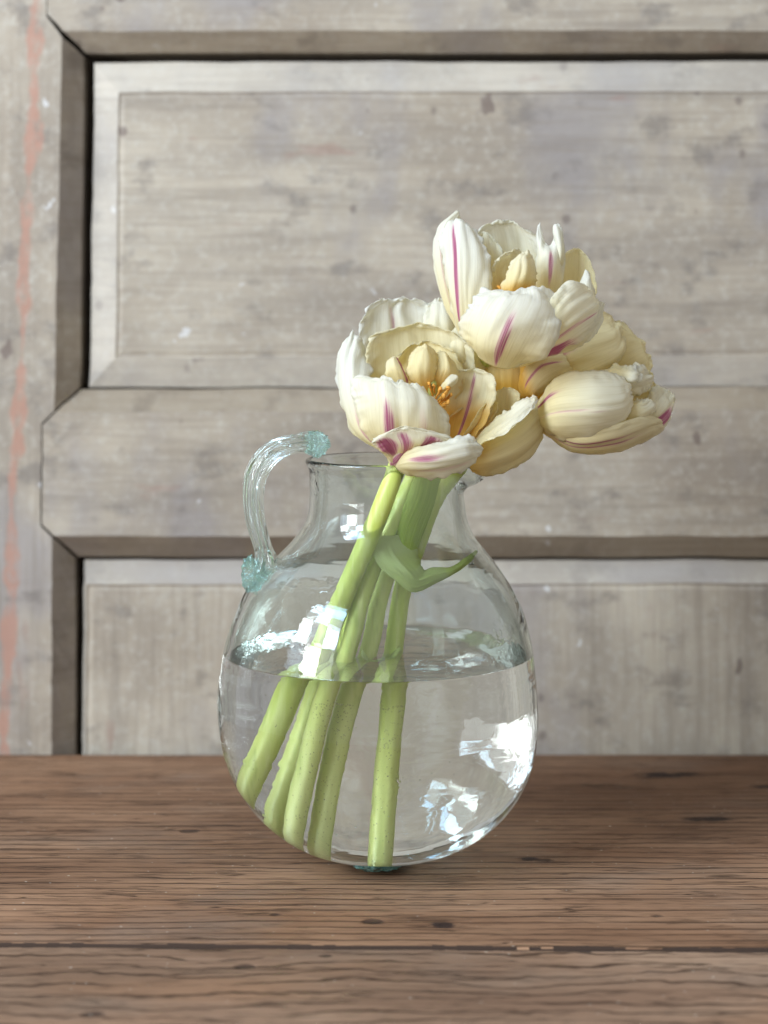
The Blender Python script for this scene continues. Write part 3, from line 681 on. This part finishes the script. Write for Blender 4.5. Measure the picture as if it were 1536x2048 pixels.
# --- A: topmost bloom
A_ = tulip('tulip', (657, 1684, -6), 'topmost white and cream tulip of the bunch with purple streaks, facing up')
stem(A_, [(657, 1684, -6), (688, 1500, -9), (712, 1390, -11), (742, 1285, -13), (762, 1190, -13), (800, 1080, -12), (832, 985, -2), (890, 870, 24), (955, 745, 18), (985, 700, 0)], 0.0046, 0.0032, 0.45)
petal(A_, [((918, 668, -10), (930, 676, -14), (945, 680, -12)), ((903, 622, -12), (928, 632, -28), (965, 630, -22)), ((890, 560, -8), (925, 555, -28), (984, 575, -18)), ((883, 500, -2), (925, 490, -20), (982, 520, -12)), ((888, 462, 2), (922, 448, -10), (968, 480, -6)), ((900, 450, 4), (922, 440, -4), (944, 452, 0))],
      [(-0.36, 0.15, 0.06, 0.78, 1.15)], 0.02, 0.95, 1.0, crease=0.6, round_tip=0.04)
petal(A_, [((915, 660, -2), (925, 665, -5), (935, 660, -2)), ((884, 600, 0), (900, 595, -6), (922, 595, 0)), ((866, 515, 5), (885, 505, -4), (915, 510, 5)), ((876, 458, 10), (892, 452, 3), (912, 458, 10)), ((907, 428, 12), (917, 422, 8), (921, 440, 12))],
      [(-0.2, 0.16, 0.1, 0.7, 0.4)], 0.08, 0.65, 0.6, round_tip=0.02)
petal(A_, [((950, 705, -30), (985, 732, -36), (1035, 738, -32)), ((922, 672, -32), (985, 695, -60), (1085, 715, -45)), ((930, 625, -32), (1005, 640, -68), (1120, 665, -50)), ((950, 592, -28), (1030, 600, -62), (1127, 615, -45)), ((978, 574, -24), (1036, 580, -46), (1108, 572, -38))],
      [(0.12, 0.13, 0.05, 0.58, 0.95), (-0.2, 0.4, 0.45, 0.85, 0.10)], 0.12, 0.85, 1.2, crease=0.4, notch=[(-0.1, 0.12, 0.07), (0.55, 0.08, 0.05)])
petal(A_, [((1035, 725, -26), (1042, 712, -32), (1050, 700, -30)), ((1105, 716, -28), (1095, 680, -50), (1085, 630, -46)), ((1160, 690, -26), (1150, 638, -50), (1112, 585, -44)), ((1190, 658, -20), (1188, 612, -36), (1140, 562, -36)), ((1200, 628, -14), (1192, 596, -24), (1165, 568, -26))],
      [(-0.25, 0.10, 0.05, 0.75, 0.7), (-0.75, 0.45, -0.1, 0.42, 1.2)], 0.16, 0.5, 1.1, crease=1.2)
petal(A_, [((1090, 716, -24), (1100, 706, -28), (1110, 695, -28)), ((1160, 692, -26), (1162, 672, -34), (1150, 645, -34)), ((1196, 655, -22), (1194, 635, -30), (1182, 612, -28)), ((1209, 612, -18), (1207, 604, -22), (1196, 598, -22))],
      None, 0.14, 0.6, 1.0)
petal(A_, [((1000, 620, 8), (1030, 620, 10), (1060, 620, 8)), ((966, 550, 8), (1025, 540, 22), (1085, 555, 14)), ((956, 495, 10), (1020, 482, 28), (1082, 510, 18)), ((958, 468, 12), (1012, 450, 26), (1068, 478, 18)), ((978, 448, 14), (1014, 444, 22), (1050, 454, 18))],
      None, 0.10, 0.55, 1.2, crease=0.5, notch=[(0.1, 0.08, 0.08), (-0.55, 0.08, 0.09)])
petal(A_, [((985, 600, -4), (1000, 600, 0), (1020, 600, 0)), ((960, 545, 0), (985, 535, 4), (1015, 545, 2)), ((952, 490, 4), (975, 480, 6), (1005, 500, 4)), ((958, 468, 6), (968, 463, 8), (985, 474, 6))], None, 0.15, 0.4, 1.2)
petal(A_, [((990, 600, -8), (1015, 605, -6), (1045, 600, -6)), ((982, 560, -10), (1010, 555, -4), (1050, 562, -4)), ((986, 530, -11), (1015, 515, -6), (1052, 535, -2)), ((1000, 512, -12), (1028, 497, -9), (1046, 505, -4))], None, 0.22, 0.3, 1.0, gold=0.25)
petal(A_, [((1005, 602, -14), (1025, 604, -17), (1052, 600, -12)), ((1008, 572, -16), (1038, 565, -32), (1074, 572, -16)), ((1020, 535, -14), (1045, 525, -30), (1074, 540, -15)), ((1042, 508, -12), (1053, 502, -20), (1064, 512, -12))], None, 0.26, 0.3, 1.1, gold=0.35)
petal(A_, [((1070, 610, 0), (1092, 610, -4), (1115, 610, 0)), ((1070, 560, 2), (1096, 550, -12), (1126, 562, 0)), ((1072, 508, 5), (1098, 512, -10), (1130, 515, 4)), ((1074, 458, 6), (1098, 497, 0), (1124, 458, 6)), ((1080, 443, 8), (1098, 492, 3), (1114, 444, 7))],
      [(0.1, 0.22, 0.2, 0.6, 0.9)], 0.05, 0.85, 0.6, round_tip=0.03)
petal(A_, [((1110, 540, 2), (1116, 545, -3), (1122, 545, 2)), ((1113, 500, 3), (1120, 500, -4), (1130, 505, 2)), ((1103, 455, 4), (1112, 448, 0), (1124, 462, 3))], None, 0.05, 0.85, 0.5, nu=12, nv=20)
petal(A_, [((1120, 620, 5), (1145, 620, 8), (1170, 620, 5)), ((1118, 565, 8), (1155, 560, 18), (1192, 585, 8)), ((1122, 525, 10), (1158, 518, 16), (1188, 545, 10)), ((1134, 502, 11), (1156, 497, 13), (1177, 514, 11))], [(0.2, 0.25, 0.2, 0.7, 0.2)], 0.30, 0.0, 0.6, crease=1.0)
petal(A_, [((1150, 610, -6), (1170, 612, -8), (1190, 610, -6)), ((1156, 580, -4), (1172, 572, -10), (1190, 585, -4)), ((1166, 552, -2), (1174, 540, -4), (1182, 560, -2))], None, 0.02, 1.0, 1.2, nu=14, nv=16)
petal(A_, [((960, 690, 0), (1030, 700, 4), (1100, 690, 0)), ((935, 620, 4), (1040, 610, 20), (1150, 630, 6)), ((950, 570, 6), (1040, 560, 22), (1140, 590, 8))], None, 0.5, 0.0, 0.6, gold=0.6)
petal(A_, [((985, 725, -25), (1030, 735, -18), (1075, 720, -22)), ((985, 700, 5), (1050, 700, 15), (1120, 690, 5)), ((1000, 650, 15), (1060, 640, 28), (1130, 640, 15)), ((1030, 600, 18), (1070, 590, 26), (1120, 595, 18))], None, 0.3, 0.0, 0.6)
for i, (b, t) in enumerate([((1005, 600, -8), (1000, 575, -14)), ((1010, 600, -9), (1012, 577, -16)), ((1018, 602, -9), (1026, 585, -17))]): stamen(A_, b, t, 40 + i)

# --- C: closed nodding bloom at the right
Cc = tulip('tulip', (757, 1688, -2), 'half closed pale yellow tulip hanging out furthest to the right')
stem(Cc, [(757, 1688, -2), (766, 1560, -2), (775, 1440, -2), (788, 1300, -2), (806, 1180, -4), (840, 1070, -8), (872, 990, -10), (930, 915, -4), (1010, 865, 4), (1080, 830, 0)], 0.0045, 0.0036, 0.1)
petal(Cc, [((1086, 862, -12), (1072, 835, -16), (1078, 800, -12)), ((1125, 882, -22), (1110, 822, -46), (1118, 752, -22)), ((1185, 888, -24), (1185, 815, -56), (1180, 740, -24)), ((1240, 872, -20), (1242, 808, -46), (1228, 745, -20)), ((1258, 835, -18), (1266, 788, -28), (1248, 758, -16))],
      [(-0.12, 0.055, 0.02, 0.60, 0.60), (0.50, 0.13, 0.02, 0.22, 1.15)], 0.16, 0.45, 0.7, crease=-0.8)
petal(Cc, [((1094, 872, -4), (1084, 860, -15), (1082, 845, -12)), ((1145, 903, -2), (1150, 895, -26), (1150, 862, -30)), ((1220, 906, 0), (1230, 888, -28), (1225, 850, -34)), ((1288, 884, 0), (1292, 862, -22), (1285, 832, -24)), ((1318, 866, 0), (1325, 850, -8), (1318, 832, -10))],
      [(0.28, 0.12, 0.10, 0.62, 0.95), (-0.05, 0.09, 0.05, 0.7, 0.7)], 0.30, 0.1, 0.5)
petal(Cc, [((1230, 885, 0), (1240, 850, -5), (1245, 820, 0)), ((1300, 874, 2), (1300, 835, -14), (1290, 795, 0)), ((1334, 845, 4), (1330, 815, -8), (1305, 775, 4)), ((1354, 800, 8), (1345, 786, 2), (1324, 772, 8))],
      [(-0.45, 0.35, 0.42, 0.80, 1.0)], 0.18, 0.35, 1.0)
petal(Cc, [((1225, 872, -15), (1225, 845, -24), (1230, 810, -18)), ((1268, 862, -14), (1278, 830, -30), (1266, 798, -18)), ((1300, 840, -8), (1302, 815, -20), (1290, 794, -14)), ((1310, 820, -6), (1307, 806, -12), (1300, 797, -12))], None, 0.18, 0.4, 1.4)
petal(Cc, [((1175, 800, -5), (1175, 770, -12), (1185, 745, -5)), ((1250, 795, -8), (1248, 765, -24), (1240, 735, -8)), ((1295, 780, -4), (1290, 755, -16), (1270, 730, -6)), ((1307, 765, 0), (1303, 750, -6), (1288, 735, 0))], None, 0.16, 0.45, 1.5)
petal(Cc, [((1200, 750, -4), (1215, 742, -14), (1225, 728, -4)), ((1240, 772, -12), (1262, 755, -26), (1262, 730, -10)), ((1262, 775, -10), (1280, 758, -20), (1280, 737, -8))], None, 0.10, 0.65, 1.6, nu=18, nv=20)
petal(Cc, [((1240, 820, 0), (1240, 790, 4), (1240, 760, 2)), ((1300, 815, 2), (1300, 785, 8), (1290, 745, 4)), ((1318, 800, 4), (1312, 770, 8), (1303, 740, 6))], None, 0.34, 0.05, 1.2)
petal(Cc, [((1085, 865, 6), (1072, 835, 10), (1078, 800, 8)), ((1145, 895, 14), (1130, 830, 34), (1130, 765, 14)), ((1225, 900, 14), (1230, 830, 36), (1220, 750, 14)), ((1285, 880, 8), (1300, 820, 22), (1285, 755, 8))], None, 0.3, 0.1, 0.8)

# --- E: wide bloom behind C and A
E = tulip('tulip', (586, 1648, 8), 'cream tulip behind the right one, its broad petals half hidden under the topmost bloom')
stem(E, [(586, 1648, 8), (640, 1480, 8), (682, 1330, 8), (710, 1230, 6), (760, 1120, 8), (830, 990, 12), (930, 880, 16), (1045, 792, 20)], 0.0042, 0.0031, 0.2)
petal(E, [((1050, 800, 18), (1040, 790, 16), (1036, 770, 18)), ((1105, 795, 16), (1085, 745, 4), (1050, 715, 18)), ((1180, 775, 14), (1165, 705, -4), (1115, 640, 16)), ((1236, 730, 14), (1230, 680, 6), (1185, 620, 18)), ((1248, 690, 18), (1242, 655, 16), (1212, 622, 20))],
      [(0.15, 0.14, 0.10, 0.48, 0.9)], 0.34, 0.05, 1.0, gold=0.30, y0=-12)
petal(E, [((1060, 800, 12), (1048, 790, 10), (1040, 770, 12)), ((1078, 790, 10), (1062, 765, -2), (1050, 735, 8)), ((1110, 770, 6), (1092, 735, -8), (1070, 710, 4)), ((1150, 750, 4), (1140, 725, -4), (1120, 695, 4))], [(0.2, 0.16, 0.15, 0.9, 1.0)], 0.4, 0.0, 0.6, gold=0.2, y0=-10)
petal(E, [((1150, 790, 30), (1155, 760, 28), (1160, 730, 30)), ((1240, 775, 28), (1235, 725, 18), (1195, 665, 30)), ((1290, 752, 28), (1278, 700, 20), (1232, 640, 32)), ((1303, 728, 30), (1297, 695, 28), (1262, 658, 33))], None, 0.36, 0.0, 1.1, crease=0.5, y0=-12)
petal(E, [((1060, 790, 24), (1060, 770, 28), (1060, 750, 24)), ((1150, 780, 40), (1150, 720, 52), (1130, 660, 40)), ((1230, 750, 44), (1220, 680, 54), (1190, 630, 42))], None, 0.36, 0.0, 0.8, y0=-10)

# --- Dd: bloom at the back left
Dd = tulip('tulip', (608, 1664, -14), 'cream tulip mostly hidden behind the lowest and topmost blooms, only petal tips showing')
stem(Dd, [(608, 1664, -14), (645, 1500, -18), (668, 1400, -21), (704, 1275, -24), (724, 1200, -24), (765, 1090, -22), (812, 985, -16), (860, 880, 6), (925, 770, 22)], 0.0046, 0.0031, 0.3)
petal(Dd, [((880, 745, 20), (900, 745, 22), (930, 745, 20)), ((845, 685, 22), (885, 670, 14), (930, 680, 24)), ((846, 635, 26), (880, 622, 20), (925, 630, 26)), ((858, 604, 27), (878, 596, 25), (900, 604, 28))], None, 0.08, 0.6, 1.0, gold=0.1)
petal(Dd, [((940, 790, 12), (960, 800, 10), (990, 800, 12)), ((960, 780, 10), (1005, 790, 2), (1055, 795, 10)), ((965, 750, 12), (1010, 745, 4), (1060, 750, 12)), ((970, 725, 14), (1010, 715, 10), (1055, 718, 14))], None, 0.75, 0.0, 0.6, gold=0.4)
petal(Dd, [((920, 760, 30), (950, 760, 32), (980, 760, 30)), ((900, 680, 32), (960, 670, 46), (1030, 680, 34)), ((900, 630, 34), (965, 615, 46), (1030, 640, 36))], None, 0.3, 0.1, 0.8)
petal(Dd, [((925, 760, 10), (940, 762, 5), (960, 760, 10)), ((900, 700, 10), (935, 690, -2), (985, 700, 10)), ((905, 655, 14), (935, 650, 4), (975, 660, 12))], None, 0.25, 0.3, 0.8)

# --- leaf of the right tulip, folded back inside the neck
leaf = petal(Cc, [((828, 950, -22), (852, 946, -27), (880, 948, -20)), ((812, 1000, -25), (840, 1000, -31), (868, 1000, -22)), ((796, 1050, -25), (818, 1055, -33), (850, 1052, -24)), ((792, 1100, -22), (808, 1108, -32), (832, 1104, -24)), ((788, 1160, -22), (800, 1160, -30), (812, 1150, -24))],
      None, 0.0, 0, 0.4, name='leaf', mat=M_leaf, thick=0.0006, round_tip=0.0)
leaf = petal(Cc, [((737, 1066, -33), (775, 1072, -30), (828, 1068, -22)), ((743, 1100, -37), (785, 1108, -38), (836, 1105, -26)), ((762, 1138, -38), (800, 1130, -42), (840, 1126, -30)), ((790, 1164, -38), (818, 1148, -44), (846, 1138, -31)), ((826, 1186, -37), (836, 1164, -41), (850, 1143, -30)), ((872, 1168, -31), (868, 1152, -36), (866, 1137, -27)), ((905, 1150, -27), (904, 1144, -31), (900, 1137, -24)), ((936, 1128, -22), (934, 1122, -25), (930, 1118, -21)), ((953, 1104, -18), (952, 1103, -19), (950, 1102, -18))],
      None, 0.55, 0, 0.45, name='leaf', mat=M_leaf, thick=0.0004, round_tip=0.0, nv=70, crease=0.8)
leaf = petal(Dd, [((725, 1300, -28), (722, 1310, -28), (728, 1318, -28)), ((745, 1330, -22), (750, 1335, -25), (752, 1342, -22)), ((772, 1322, -14), (778, 1328, -18), (778, 1340, -14)), ((798, 1296, -8), (802, 1298, -9), (804, 1302, -8))], None, 0.6, 0, 0.4, name='leaf', mat=M_leaf, thick=0.0006, nu=12, nv=20, round_tip=0.0)

# ---------------------------------------------------------------- bubbles clinging in the water (uncountable)
M_bub = mat_glass('air_in_water', 1 / 1.333)
bm = bmesh.new(); rnd = random.Random(3)
def sph(c, r):
    bmesh.ops.create_icosphere(bm, subdivisions=2, radius=r, matrix=Matrix.Translation(c))
lines = [((622, 1350, -22), (545, 1560, -15), 4.8), ((668, 1400, -21), (608, 1664, -14), 4.8), ((705, 1400, -11), (657, 1684, -6), 4.7), ((778, 1400, -2), (757, 1692, -2), 4.9)]
for k in range(430):
    a, b, rr = rnd.choice(lines[1:] if rnd.random() < 0.85 else lines[:1])
    t = rnd.random() ** 2.2; th = rnd.uniform(-2.4, -0.6)
    p = PM(a[0] + (b[0] - a[0]) * t, a[1] + (b[1] - a[1]) * t, a[2] + (b[2] - a[2]) * t)
    rr = (rr + 0.15) * 0.001
    sph(p + Vector((math.cos(th) * rr, math.sin(th) * rr, 0)), rnd.uniform(0.00012, 0.00027))
for k in range(90):
    z = rnd.uniform(0.01, 0.095); zz, cx, r = prof(HY + (H - z) / k0)
    th = rnd.uniform(-2.6, -0.5); q = r - wall(z) - rnd.uniform(0.0006, 0.003)
    sph(Vector((cx + math.cos(th) * q, math.sin(th) * q, z)), rnd.uniform(0.00012, 0.00035))
me = bpy.data.meshes.new('bubble'); bm.to_mesh(me); bm.free()
ob = link('bubble', me, M_bub, water); ob['kind'] = 'stuff'
